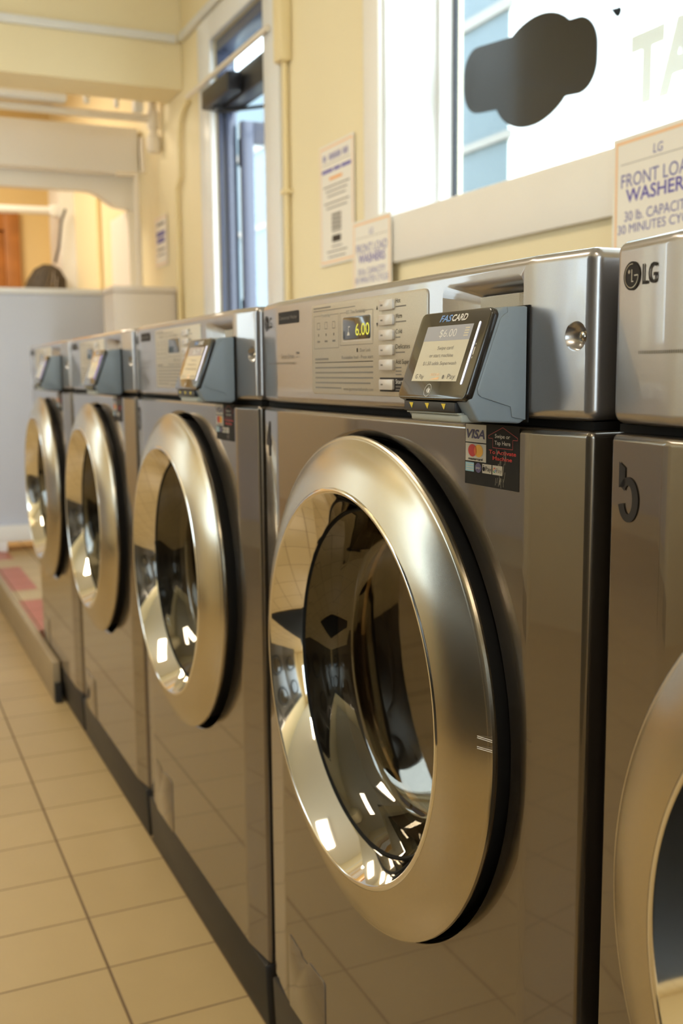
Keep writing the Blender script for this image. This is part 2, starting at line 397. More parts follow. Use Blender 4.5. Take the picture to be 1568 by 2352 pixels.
obj('leaf_pane', leafbox(((.0525, -.026, .361), (.7195, -.020, 1.949)), bev=0), pane_m, leaf)
for z in (1.86, 1.20, .5):
    bm = bmesh.new(); tube(bm, [(.997, DY1-.030, z), (.997, DY1-.030, z+.11)], .013, 12); obj('hinge', bm, darkm, door)
cl = obj('door_closer', bevel_all(nb(((.845, 4.00, 2.085), (.904, 4.345, 2.16))), .006), darkm, door)
bm = bmesh.new(); box(bm, (.87, 4.24, 2.075), (.93, 4.30, 2.084), .002); tube(bm, [(.90, 4.27, 2.07), (1.06, 4.10, 2.07), (1.25, 4.28, 2.06)], .008, 10)
obj('closer_arm', bm, darkm, cl)

# conduits on the right wall
bm = bmesh.new()
pts = [(.862, 3.60, 2.2)] + [(.862, 4.60, 2.2)]
tube(bm, pts, .0115)
tag(obj('conduit_bar', bm, pipem), 'thin cream pipe running level across the top of the doorway', 'conduit')
bm = bmesh.new(); ys = 3.50
tube(bm, [(.885, ys, .2), (.885, ys, 2.06)], .011)
cond = thing('conduit', (.885, ys, .2), 'yellow painted conduit with junction box, right of the doorway', 'conduit')
for v in bm.verts: v.co -= Vector((.885, ys, .2))
obj('pipe', bm, ypipe, cond)
bm = bevel_all(nb(((-.028, -.035, 1.86), (.013, .035, 2.09))), .006); obj('junction_box', bm, ypipe, cond)
for z in (1.42, 1.02): obj('strap', nb(((-.014, -.022, z), (.013, .022, z+.015))), ypipe, cond)
bm = bmesh.new(); c = [(.882, 4.66, 2.2)] + [(.882, 4.66+.16*math.sin(t), 2.2-.16*(1-math.cos(t))) for t in [math.pi/2*i/8 for i in range(1, 9)]] + [(.882, 4.82, 1.9), (.882, 4.88, 1.85), (.882, 4.90, .2)]
tube(bm, c, .012)
tag(obj('bent_conduit', bm, ypipe), 'yellow painted conduit bending down the wall left of the doorway', 'conduit')
bm = nb(((XL+.01, 4.772, 2.475), (.868, 4.7995, 2.51)), bev=.004)
tag(obj('raceway', bm, white), 'white cable raceway running across the yellow header beam', 'raceway')
bm = nb(((.872, 1.0, 2.475), (.8995, 4.77, 2.51)), bev=.004)
tag(obj('raceway', bm, white), 'white cable raceway along the wall above the doorway', 'raceway')

# posters on the right wall
def poster(x, y0, y1, z0, z1, label, group, draw, tilt=0):
    t = thing('poster', (x, (y0+y1)/2, z0), label, 'poster', group); cyy = (y0+y1)/2
    bm = nb(((0, y0-cyy, 0), (.0015, y1-cyy, z1-z0))); obj('sheet', bm, paper, t)
    bm = bmesh.new(); b = .011; frame(bm, -.0004, y0-cyy+b*.7, y1-cyy-b*.7, b*.7, z1-z0-b*.7, .006); pobj('border', bm, lorange, t)
    draw(t, y1-y0, z1-z0)
    if tilt: t.rotation_euler = (math.radians(tilt), 0, 0)
    return t
def lg_poster(t, w, h):
    bm = bmesh.new(); X = -.0004
    text_bm(bm, 'LG', (X, 0, h-.0455), RY, UZ, .0165, w=.026, align='CENTER', mi=0, shear=.12)
    qd(bm, X, -w*.41, w*.41, h-.0525, h-.0515, 2)
    text_bm(bm, 'FRONT LOAD', (X, 0, h-.0960), RY, UZ, .0250, w=w*.80, align='CENTER', mi=0)
    text_bm(bm, 'WASHERS', (X, 0, h-.1250), RY, UZ, .0245, w=w*.69, align='CENTER', mi=1, bold=.015)
    text_bm(bm, '30 lb. CAPACITY', (X, 0, h-.1605), RY, UZ, .0185, w=w*.71, align='CENTER', mi=0)
    text_bm(bm, '30 MINUTES CYCLE', (X, 0, h-.1835), RY, UZ, .0170, w=w*.86, align='CENTER', mi=0)
    pobj('lettering', bm, [indigo, indigo2, faint], t)
poster(.874, 2.677, 2.933, 1.12, 1.447, 'orange-bordered washer poster half hidden behind the machine, right of the tall notice', 'washer posters', lg_poster)
poster(.868, 1.449, 1.705, 1.115, 1.447, 'large orange-bordered washer poster over the window sill at right', 'washer posters', lg_poster, tilt=-.6)
def notice(t, w, h):
    bm = bmesh.new(); X = -.0004
    for a, b in ((-.38, -.24), (-.20, .16), (.20, .38)):
        for k in range(int((b-a)/.05)): qd(bm, X, -w*(a+.05*k+.03), -w*(a+.05*k), h*.865, h*.915, 0)
    qd(bm, X, -w*.4, w*.4, h*.835, h*.839, 1)
    for a, b in ((-.42, -.10), (-.07, .12), (.15, .42)): qd(bm, X, -w*b, -w*a, h*.768, h*.795, 2)
    qd(bm, X, -w*.17, w*.20, h*.70, h*.722, 3)
    z = h*.645
    for f in (.76, .62, .54, 0, .72, .60):
        if f: qd(bm, X, -w*f/2, w*f/2, z, z+h*.010, 1)
        z -= h*(.040 if f else .018)
    qd(bm, X, -w*.13, w*.14, h*.27, h*.42, 4)
    for k in range(4): qd(bm, X-.0002, -w*.12, w*.13, h*(.285+.034*k), h*(.295+.034*k), 5)
    qd(bm, X, -w*.12, w*.13, h*.185, h*.24, 6)
    for f, z in ((.30, .145), (.58, .105), (.5, .062)): qd(bm, X, -w*f/2, w*f/2, h*z, h*z+h*.010, 1)
    pobj('lettering', bm, [indigo, faint, indigo2, orangep, faint, paper, toe_m], t)
poster(.894, 2.962, 3.228, 1.343, 1.722, 'tall orange-bordered notice sheet on yellow wall beside the doorway', None, notice)
def small_notice(t, w, h):
    bm = bmesh.new(); X = -.0004
    qd(bm, X, -w*.3, w*.3, h*.82, h*.87, 0); qd(bm, X, -w*.34, w*.34, h*.60, h*.70, 1); qd(bm, X, -w*.30, w*.30, h*.47, h*.57, 1)
    qd(bm, X, -w*.3, w*.3, h*.32, h*.36, 0); qd(bm, X, -w*.3, w*.3, h*.22, h*.25, 0)
    pobj('lettering', bm, [faint, indigo, toe_m], t)
poster(.894, 5.12, 5.36, 1.535, 1.78, 'small orange-bordered sheet on the wall left of the doorway', None, small_notice)

# ------------------------------------------------------------------ far end of the room
bm = nb(((XL+.05, 5.60, 2.045), (.882, 5.72, 2.275))); struct(obj('trim_7', bm, bulk))
pr = [(XL+.05, 2.274), (XL+.05, 1.965), (.62, 1.965)]
for i in range(11):
    t = i/10; s_ = t*t*(3-2*t); pr.append((.64+.16*t, 1.963-.075*s_))
pr += [(.884, 1.875), (.884, 2.274)]
struct(obj('trim_8', prism(bmesh.new(), pr, 1, 5.725, 5.80), cream))
bm = bmesh.new(); tube(bm, [(XL+.1, 5.2, 2.235), (.862, 5.2, 2.235)], .019); 
t = thing('water_pipe', (.862, 5.2, 2.2), 'white water pipe under the header beam with a capped drop leg', 'pipe')
for v in bm.verts: v.co -= Vector((.862, 5.2, 2.2))
obj('pipe', bm, pipem, t)
bm = bmesh.new(); tube(bm, [(0, 0, -.085), (0, 0, .33)], .021); tube(bm, [(0, 0, -.01), (0, 0, .07)], .029); obj('drop_leg', bm, pipem, t)
bm = bmesh.new(); tube(bm, [(0, 0, -.125), (0, 0, -.115), (0, 0, -.05), (0, 0, -.04)], [.026, .034, .034, .026]); obj('end_cap', bm, pipem, t)
bm = bmesh.new(); tube(bm, [(.835, 5.32, 2.17), (.835, 5.32, 2.0), (.80, 5.32, 1.99), (.80, 5.32, .121)], .014); tube(bm, [(.70, 5.32, 1.985), (.80, 5.32, 1.99)], .014)
tag(obj('drain_pipe', bm, pipem), 'thin white vertical pipe dropping from the white bulkhead', 'pipe')
bm = bevel_all(nb(((-1.0, 5.12, 2.262), (.435, 5.19, 2.325))), .006)
tag(obj('strip_light_housing', bm, white), 'long white strip housing tucked under the header beam', 'light')
bm = nb(((.44, 5.14, 2.305), (.86, 5.17, 2.33)), ((.52, 5.14, 2.27), (.545, 5.17, 2.304)), ((.665, 5.14, 2.262), (.685, 5.17, 2.304)), ((.755, 5.13, 2.25), (.80, 5.18, 2.304)), bev=.004)
tag(obj('pipe_bracket', bm, white), 'white bracket rail beside the strip housing under the header', 'bracket')
# pale partition panel and beige cabinet behind the last washer
t = thing('partition_panel', (-.2, 5.4, .12), 'tall pale grey freestanding panel with white base behind the farthest washer', 'panel')
obj('panel', bevel_all(nb(((-1.2, 0, .132), (.875, .12, 1.275))), .006), panelm, t)
obj('top_rail', bevel_all(nb(((-1.2, -.006, 1.2755), (.875, .126, 1.306))), .005), white, t)
obj('base', bevel_all(nb(((-1.2, -.03, .05), (.875, .16, .1315))), .004), white, t)
for x in (.25, .83, -.6): obj('foot', bevel_all(nb(((x, -.03, 0.001), (x+.045, .13, .0495))), .004), white, t)
t = thing('cabinet', (.728, 4.92, .12), 'beige cabinet against the wall between doorway and pale grey panel', 'cabinet')
obj('body', bevel_all(nb(((-.152, 0, .001), (.148, .24, 1.26))), .006), beige, t)
obj('top', bevel_all(nb(((-.157, -.008, 1.2605), (.152, .245, 1.287))), .004), beige, t)
# back part: pilasters, rail, cord, wicker thing, wooden door frame
struct(obj('trim_9', nb(((.84, 5.70, .125), (.8995, 6.14, 1.87))), cream))
struct(obj('trim_10', nb(((.80, 7.55, .125), (.8995, 8.0, 2.6))), white))
bm = bmesh.new(); tube(bm, [(.88, 6.68, .2), (.88, 6.68, 2.3)], .016); tag(obj('wall_conduit', bm, ypipe), 'dull yellow vertical conduit on the far wall behind the pale panel', 'conduit')
bm = bmesh.new(); tube(bm, [(-1.0, 7.6, 2.10), (.76, 7.6, 2.13)], .028); box(bm, (.74, 7.56, 2.09), (.80, 7.64, 2.17), .006)
tag(obj('hanging_rail', bm, white), 'white hanging rail across the far end of the room', 'rail')
bm = bmesh.new(); tube(bm, [(.83, 7.5, 2.13), (.80, 7.5, 2.05), (.775, 7.5, 1.87), (.745, 7.5, 1.765)], .009, 8)
tag(obj('cord', bm, toe_m), 'dark cord hanging from the end of the white rail', 'cord')
bm = bmesh.new()
for k in range(26):
    a0, a1 = 2*math.pi*k/26, 2*math.pi*(k+.72)/26
    pr = [(.0, .12), (.06, .11), (.11, .06), (.135, -.02), (.15, -.16), (.155, -.32)]
    for (r_a, z_a), (r_b, z_b) in zip(pr, pr[1:]):
        flat(bm, [(r_a*math.cos(a0), r_a*math.sin(a0), z_a), (r_b*math.cos(a0), r_b*math.sin(a0), z_b), (r_b*math.cos(a1), r_b*math.sin(a1), z_b), (r_a*math.cos(a1), r_a*math.sin(a1), z_a)])
bmesh.ops.remove_doubles(bm, verts=bm.verts, dist=1e-5)
bmesh.ops.solidify(bm, geom=bm.faces[:], thickness=.006)
o = tag(obj('wicker_shade', bm, wicker), 'dark ribbed wicker shade hanging behind the pale grey panel', 'shade'); o.location = (.69, 7.5, 1.63); o.rotation_euler = (0, .28, 0)
struct(obj('door_2', nb(((.52, 8.34, .125), (.63, 8.3995, 2.22)), ((-.52, 8.34, .125), (-.40, 8.3995, 2.22)), ((-.3995, 8.34, 2.08), (.5195, 8.3995, 2.22)), ((-.3995, 8.375, .125), (.5195, 8.395, 2.079)), bev=.004), wood))

# ------------------------------------------------------------------ washing machines
WY = .7195; CYD, CZD = .3575, .661
PLAN = [(0, 0.0), (-.009, .0705), (-.009, WY-.0705), (0, WY)]
def plan(back, x_in=0): return [(x+x_in, y) for x, y in PLAN] + [(back, WY), (back, 0)]
NEAR = {4: .6445}
for k in (1, 2, 3, 5): NEAR[k] = .6445+.7416*(4-k)
w = thing('washing_machine', (0, NEAR[4], 0), 'x', 'washing machine', 'front load washers in a row')
# cabinet with a round dished opening
bm = prism(bmesh.new(), plan(.80), 2, .108, .9535); bevel_all(bm, .006, 3, 5)
o = obj('cabinet', bm, paint, w, 40)
cut = obj('cut', lathe_x(bmesh.new(), [(-.05, .305), (-.0092, .2815), (-.0080, .2780), (-.005, .2750), (.000, .2730), (.010, .2725), (.06, .2720), (.06, 0)], CYD+.006, CZD-.005, 160), paint)
bm = bmesh.new(); bm.from_mesh(cut.data); 
bm.verts.ensure_lookup_table()
for v in bm.verts:                      # the lip is broader towards the upper left
    rr = math.hypot(v.co.y-CYD-.006, v.co.z-CZD+.005); k_ = max(0, rr-.2730)
    v.co.y += .85*k_; v.co.z += .25*k_
edge = [e for e in bm.edges if e.is_boundary]; bmesh.ops.holes_fill(bm, edges=edge); bmesh.ops.recalc_face_normals(bm, faces=bm.faces); bm.to_mesh(cut.data); bm.free()
cut.parent = w
boolean(o, [cut])
obj('recess_liner', lathe_x(bmesh.new(), [(-.001, .2726), (.000, .2716), (.058, .2710), (.058, .20)], CYD+.006, CZD-.005, 160), rubber, w)
# kick plate
bm = bmesh.new(); prism(bm, [(-.0015, .0015), (-.006, .1065), (.60, .1065), (.60, .002)], 1, .004, WY-.004); bevel_all(bm, .003, 2, 20)
obj('kick_plate', bm, toe_m, w)
obj('seam_gasket', nb(((.006, .004, .9537), (.78, WY-.004, .9598))), rubber, w)
# access flap at lower left
bm = bmesh.new(); prism(bm, [(.508, .110), (.508, .211), (.515, .214), (.560, .214), (.566, .2085), (.585, .2085), (.591, .214), (.630, .219), (.634, .216), (.634, .110)], 0, -.0102, -.0088)
bevel_all(bm, .0005, 2); obj('access_flap', bm, paint, w)
# control head
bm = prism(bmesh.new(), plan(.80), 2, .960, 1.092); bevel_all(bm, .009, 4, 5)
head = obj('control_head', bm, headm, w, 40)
def loft(bm, A, xa, B, xb, r=.010):
    a = [bm.verts.new((xa, p[0], p[1])) for p in A]; b = [bm.verts.new((xb, p[0], p[1])) for p in B]
    bm.faces.new(a); bm.faces.new(b[::-1]); n = len(a)
    for i in range(n): bm.faces.new((a[i], b[i], b[(i+1) % n], a[(i+1) % n]))
    return bm
cutA = obj('cut', loft(bmesh.new(), rrect(.0785, .2195, 1.013, 1.0825, .013), -.014, rrect(.0845, .176, 1.022, 1.066, .008), .0125), paint); cutA.parent = w
cutB = obj('cut', lathe_x(bmesh.new(), [(-.012, 0), (-.012, .0130), (-.0035, .0122), (.002, .0095), (.0045, .005), (.0045, 0)], .0180, 1.0256, 48), paint); cutB.parent = w
boolean(head, [cutA, cutB])
pt = obj('handle_recess_plate', nb(((.0100, .085, 1.023), (.0122, .1755, 1.0655))), platem, head)
bm = bmesh.new(); box(bm, (.0085, .094, 1.05), (.0098, .112, 1.0655), .0004); obj('clear_tape', bm, tapem, head)
bm = bmesh.new(); lathe_x(bm, [(.0045, .0048), (.0015, .0046), (-.0005, .0036), (-.0010, .0018), (.0008, .0014), (.0008, 0)], .0135, 1.0252, 32); obj('screw', bm, brass, head)
# instrument plate
bm = prism(bmesh.new(), rrect(.2385, .5215, .9745, 1.0785, .006), 0, -.0108, -.006); bevel_all(bm, .0009, 2); plt = obj('instrument_plate', bm, platem, head)
bm = prism(bmesh.new(), rrect(.3605, .4305, 1.0352, 1.0602, .003), 0, -.0112, -.008); bevel_all(bm, .0004, 2); obj('display', bm, lcd, plt)
bm = bmesh.new(); frame(bm, -.01085, .3590, .4325, 1.0335, 1.0605, .0008, 0); pobj('display_frame', bm, button_m, plt)
XP = -.01095
bm = bmesh.new(); text_bm(bm, '6.00', (-.01135, .3625, 1.0392), RY, UZ, .0130, w=.0345, align='RIGHT'); pobj('display_digits', bm, segm, plt)
bm = bmesh.new()
flat(bm, [(-.01135, .419, 1.040), (-.01135, .412, 1.040), (-.01135, .413, 1.043), (-.01135, .4165, 1.044)]); qd(bm, -.01135, .4145, .4155, 1.043, 1.049); qd(bm, -.01135, .411, .4155, 1.049, 1.050)
pobj('display_icon', bm, whitep, plt)
bm = bmesh.new()
ZB = (1.0675, 1.0523, 1.0370, 1.0218, 1.0066, .9865)
for i, z in enumerate(ZB):
    b2 = prism(bmesh.new(), rrect(.3055, .3365, z-.0054, z+.0054, .0015, 3), 0, -.0134, -.0095); bevel_all(b2, .0010, 3)
    btn = obj('button', b2, button_m, plt)
    b3 = bmesh.new(); qd(b3, -.01345, .327, .332, z-.0008, z+.0008); pobj('indicator_slot', b3, faint, plt)
for s, sub, z in (('Hot', 'Ciclo caliente', ZB[0]), ('Warm', 'Tibio Templado', ZB[1]), ('Cold', 'Frio', ZB[2]), ('Delicates', 'Delicado', ZB[3]), ('Add Super Wash', 'Extra', ZB[4])):
    text_bm(bm, s, (XP, .3025, z+.0008), RY, UZ, .0046, mi=0, w=len(s)*.0034)
    for q in range(1 if z > 1.01 else 3): qd(bm, XP, .3025-.0025*len(sub[:9]), .3025, z-.0035-.0035*q, z-.0022-.0035*q, 1)
qd(bm, XP, .24, .3385, ZB[5]-.0072, ZB[5]+.0072, 0)
text_bm(bm, 'Start / Pause', (XP-.0002, .3025, ZB[5]+.0012), RY, UZ, .0042, mi=2, w=.042)
for q in range(2): qd(bm, XP-.0002, .280, .3025, ZB[5]-.0025-.003*q, ZB[5]-.0014-.003*q, 1)
for sgn, z in ((1, 1.0640), (-1, 1.0505)): flat(bm, [(XP, .3465, z), (XP, .3425, z), (XP, .3445, z+sgn*.0045)][::sgn], 0)
# frames and captions
frame(bm, XP, .3545, .4385, 1.0292, 1.0655, .0005, 1); frame(bm, XP, .4425, .5135, 1.0272, 1.0655, .0005, 1)
qd(bm, XP-.0001, .373, .422, 1.0635, 1.0675, 3); text_bm(bm, 'EST. Time Remaining', (XP-.0002, .3975, 1.0638), RY, UZ, .0036, w=.047, align='CENTER', mi=1)
qd(bm, XP-.0001, .466, .492, 1.0635, 1.0675, 3); text_bm(bm, 'Processing', (XP-.0002, .479, 1.0638), RY, UZ, .0034, w=.024, align='CENTER', mi=1)
for s, y in (('Wash', .500), ('Rinse', .478), ('Spin', .456)):
    qd(bm, XP, y-.004, y+.004, 1.0345, 1.0365, 1); qd(bm, XP, y-.0008, y+.0008, 1.0415, 1.0445, 0)
    frame(bm, XP, y-.004, y+.004, 1.0495, 1.0575, .0006, 1)
text_bm(bm, 'Door Lock', (XP, .3605, 1.0215), RY, UZ, .0036, w=.026, align='RIGHT', mi=1); qd(bm, XP, .392, .395, 1.0213, 1.0255, 0)
text_bm(bm, 'Reinitialize load - Press start', (XP, .3545, 1.0142), RY, UZ, .0036, w=.080, align='RIGHT', mi=1)
qd(bm, XP, .472, .511, 1.0140, 1.0160, 1)
qd(bm, XP, .3545, .511, 1.0106, 1.0114, 0)
for q, (a, b) in enumerate(((.3545, .511), (.3545, .511), (.3545, .511), (.361, .511), (.436, .511))): qd(bm, XP, a, b, 1.0042-.0058*q, 1.0058-.0058*q, 1)
text_bm(bm, 'www.lgcommerciallaundry.com', (XP, .3545, .9793), RY, UZ, .0036, w=.076, align='RIGHT', mi=1)
qd(bm, XP, .464, .5145, 1.0735, 1.0750, 1); qd(bm, XP, .398, .5145, 1.0705, 1.0714, 1)
pobj('printing', bm, [ink, faint, whitep, platem], plt)
# marks on the left of the head: maker's mark, black caption plate, faint line of text
XH = -.0021
def facet_x(y): return -.0008-.009*min(1, min(y, WY-y)/.0705)
fx = facet_x
def on_head(bm):     # drop flat marks onto the slightly folded face
    for v in bm.verts: v.co.x = fx(v.co.y) + (v.co.x-XH)
bm = bmesh.new()
cyl, czl, rl = .6955, 1.0655, .0101
disc(bm, XH, cyl, czl, rl, rl, 0)
def ringpart(a0, a1, r1, r2, mi, dx=-.0002, n=36):
    for k in range(n):
        t0, t1 = a0+(a1-a0)*k/n, a0+(a1-a0)*(k+1)/n
        P = lambda r, t: (XH+dx, cyl-r*math.cos(t), czl+r*math.sin(t))
        flat(bm, [P(r1, t0), P(r2, t0), P(r2, t1), P(r1, t1)], mi)
ringpart(math.radians(80), math.radians(360), .0079, .0086, 1)
qd(bm, XH-.0002, cyl-.0082, cyl-.0034, czl-.0004, czl+.0006, 1)
qd(bm, XH-.0002, cyl-.0010, cyl+.0001, czl-.0044, czl+.0044, 1); qd(bm, XH-.0002, cyl-.0026, cyl-.0010, czl-.0044, czl-.0035, 1)
disc(bm, XH-.0002, cyl+.0030, czl+.0030, .0014, .0014, 1, 16)
text_bm(bm, 'LG', (XH, .6822, 1.0588), RY, UZ, .0136, w=.0172, mi=0, bold=.012)
on_head(bm); pobj('logo', bm, [ink, paint], head)
bm = bmesh.new(); qd(bm, XH, .5660, .6340, 1.0612, 1.0765, 0)
text_bm(bm, 'Commercial Washer', (XH-.0003, .631, 1.0668), RY, UZ, .0045, w=.062, mi=1)
on_head(bm); pobj('caption_plate', bm, [ink, faint], head)
bm = bmesh.new(); text_bm(bm, 'Direct Drive', (XH, .626, 1.0175), RY, UZ, .0060, w=.042, mi=0)
qd(bm, XH, .568, .575, 1.0185, 1.0195, 0); qd(bm, XH, .568, .575, 1.0225, 1.0255, 0)
for k in range(50): qd(bm, XH, .580+.0021*k, .5814+.0021*k, 1.0105, 1.0128, 0)
on_head(bm); pobj('fine_print', bm, [faint], head)
# door
d = obj('door_ring', lathe_x(bmesh.new(), [(.030, .255), (-.010, .2615), (-.022, .2665)], CYD, CZD), black, w)
prof = [(-.0222, .2665), (-.0235, .2695), (-.0265, .2712), (-.0295, .2710), (-.0315, .2692), (-.0320, .2680), (-.0322, .2672)]
N_ = 10
for i in range(N_+1):
    t = i/N_; prof.append((-.0325-.0205*t-.0022*math.sin(math.pi*t), .2668-.0508*t))
obj('steel_face', lathe_x(bmesh.new(), prof, CYD, CZD, 200), steel, d, 30)
prof = [(-.0530, .2158), (-.0540, .2145), (-.0545, .2130), (-.0543, .2115), (-.0535, .2105), (-.0525, .2098), (-.0200, .1915), (-.0170, .1905)]
obj('inner_bevel', lathe_x(bmesh.new(), prof, CYD, CZD, 200), chrome, d, 50)
obj('door_seal', lathe_x(bmesh.new(), [(-.0169, .1904), (-.0180, .1895), (-.0150, .1880), (.0, .1870), (.03, .1865)], CYD, CZD), rubber, d)
prof = [(-.0145, .1878), (-.010, .184), (-.002, .176), (.012, .168), (.030, .160)]
for i in range(1, 9): prof.append((.030+.012*math.sin(math.pi/2*i/8), .160*math.cos(math.pi/2*i/8)**.8 if i < 8 else 0))
obj('glass_bowl', lathe_x(bmesh.new(), prof, CYD, CZD), bowl_m, d, 60)
bm = lathe_x(bmesh.new(), [(.03, .205), (.058, .20), (.062, .185), (.075, .178), (.30, .20), (.36, .19), (.38, .12), (.38, 0)], CYD, CZD, 120); obj('drum', bm, drum, d, 30)
bm = lathe_x(bmesh.new(), [(.058, .172), (.055, .169), (.058, .166), (.062, .169)], CYD, CZD, 120, True); obj('drum_rim', bm, chrome, d)
# payment sticker
bm = bmesh.new(); X = -.0093; y0, y1, z0, z1 = .0823, .1690, .8985, .9535
qd(bm, X, y0, y1, z0, z1, 0); e = .00025
yl = y1-.0012; yr = yl-.0345
qd(bm, X-e, yr, yl, .9365, .9525, 1); qd(bm, X-e, yr, yl, .9195, .9355, 1)
text_bm(bm, 'VISA', (X-2*e, (yl+yr)/2, .9403), RY, UZ, .0075, w=.0305, align='CENTER', mi=2, shear=.25, bold=.03)
for yc, mm in (((yl+yr)/2+.0052, 3), ((yl+yr)/2-.0052, 4)): disc(bm, X-2*e-(.00004 if mm == 4 else 0), yc, .9291, .0072, .0056, mm)
lens = []
for k in range(-10, 11):
    a = math.acos(.0052/.0072)*k/10; lens.append((X-3*e, (yl+yr)/2+.0052-.0072*math.cos(a), .9291+.0056*math.sin(a)))
for k in range(-10, 11):
    a = math.acos(.0052/.0072)*k/10; lens.append((X-3*e, (yl+yr)/2-.0052+.0072*math.cos(a), .9291-.0056*math.sin(a)))
flat(bm, lens[::-1], 5)
text_bm(bm, 'mastercard', (X-2*e, (yl+yr)/2, .9206), RY, UZ, .0022, w=.0235, align='CENTER', mi=0, bold=.02)
for a, b, mm in ((yl-.0145, yl, 6), (yl-.0270, yl-.0165, 7), (yl-.0435, yl-.0285, 1), (yl-.0605, yl-.0450, 1)):
    if mm == 7: disc(bm, X-e, (a+b)/2, .9140, .0052, .0044, 7)
    else: qd(bm, X-e, a, b, .9100, .9182, mm)
for q in range(3): qd(bm, X-2*e, yl-.0140, yl-.002, .9115+.0022*q, .9122+.0022*q, 1)
text_bm(bm, 'pay', (X-2*e, yl-.0217, .9132), RY, UZ, .0022, w=.0065, align='CENTER', mi=1)
disc(bm, X-2*e, yl-.0312, .9138, .0019, .0021, 0, 20); disc(bm, X-2*e, yl-.0308, .9168, .0006, .0007, 0, 10)
text_bm(bm, 'Pay', (X-2*e, yl-.0340, .9122), RY, UZ, .0040, w=.0090, mi=0)
for (a0, a1, mm) in ((30, 120, 8), (120, 200, 4), (200, 290, 9), (290, 365, 10)):
    n = 8
    for k in range(n):
        t0, t1 = math.radians(a0+(a1-a0)*k/n), math.radians(a0+(a1-a0)*(k+1)/n)
        P = lambda r, t: (X-2*e, yl-.0485-r*math.cos(t), .9140+r*math.sin(t)*.95)
        flat(bm, [P(.0015, t0), P(.0024, t0), P(.0024, t1), P(.0015, t1)], mm)
qd(bm, X-2*e, yl-.0510, yl-.0485, .9136, .9143, 10)
text_bm(bm, 'Pay', (X-2*e, yl-.0513, .9122), RY, UZ, .0038, w=.0085, mi=11)
yc = (y0+yr)/2-.0005
AR = [(yc, .9515), (yc-.0225, .9435), (yc-.0225, .9415), (yc-.0155, .9415), (yc-.0155, .9335), (yc+.0155, .9335), (yc+.0155, .9415), (yc+.0225, .9415), (yc+.0225, .9435)]
for (ya, za), (yb_, zb) in zip(AR, AR[1:]+AR[:1]):
    dv = Vector((yb_-ya, zb-za)).normalized(); nn = Vector((-dv.y, dv.x))*.00035
    flat(bm, [(X-e, ya-nn.x, za-nn.y), (X-e, yb_-nn.x, zb-nn.y), (X-e, yb_+nn.x, zb+nn.y), (X-e, ya+nn.x, za+nn.y)], 12)
text_bm(bm, 'Swipe or', (X-2*e, yc, .9422), RY, UZ, .0034, w=.0235, align='CENTER', mi=1, bold=.01)
text_bm(bm, 'Tap Here', (X-2*e, yc, .9364), RY, UZ, .0034, w=.0245, align='CENTER', mi=1, bold=.01)
text_bm(bm, 'To Activate', (X-2*e, yc, .9282), RY, UZ, .0033, w=.042, align='CENTER', mi=3, bold=.02)
text_bm(bm, 'Machine', (X-2*e, yc, .9230), RY, UZ, .0033, w=.030, align='CENTER', mi=3, bold=.02)
rs = random.Random(3)
for k in range(26):                      # scratches through the print
    ya = yc-.002+rs.gauss(.004, .004); za = .934-.03*rs.random(); ln = .003+.006*rs.random(); sl = rs.uniform(-.15, .3)
    za = max(za, .9075)
    flat(bm, [(X-4*e, ya+.00012, za), (X-4*e, ya-.00012, za), (X-4*e, ya-.00012+sl*ln, za-ln), (X-4*e, ya+.00012+sl*ln, za-ln)], 13)
pobj('payment_sticker', bm, [stick_black, stick_white, navy, redp, amber, midor, amexb, purple, redp, green, blueled, faint, dred, platem], w)

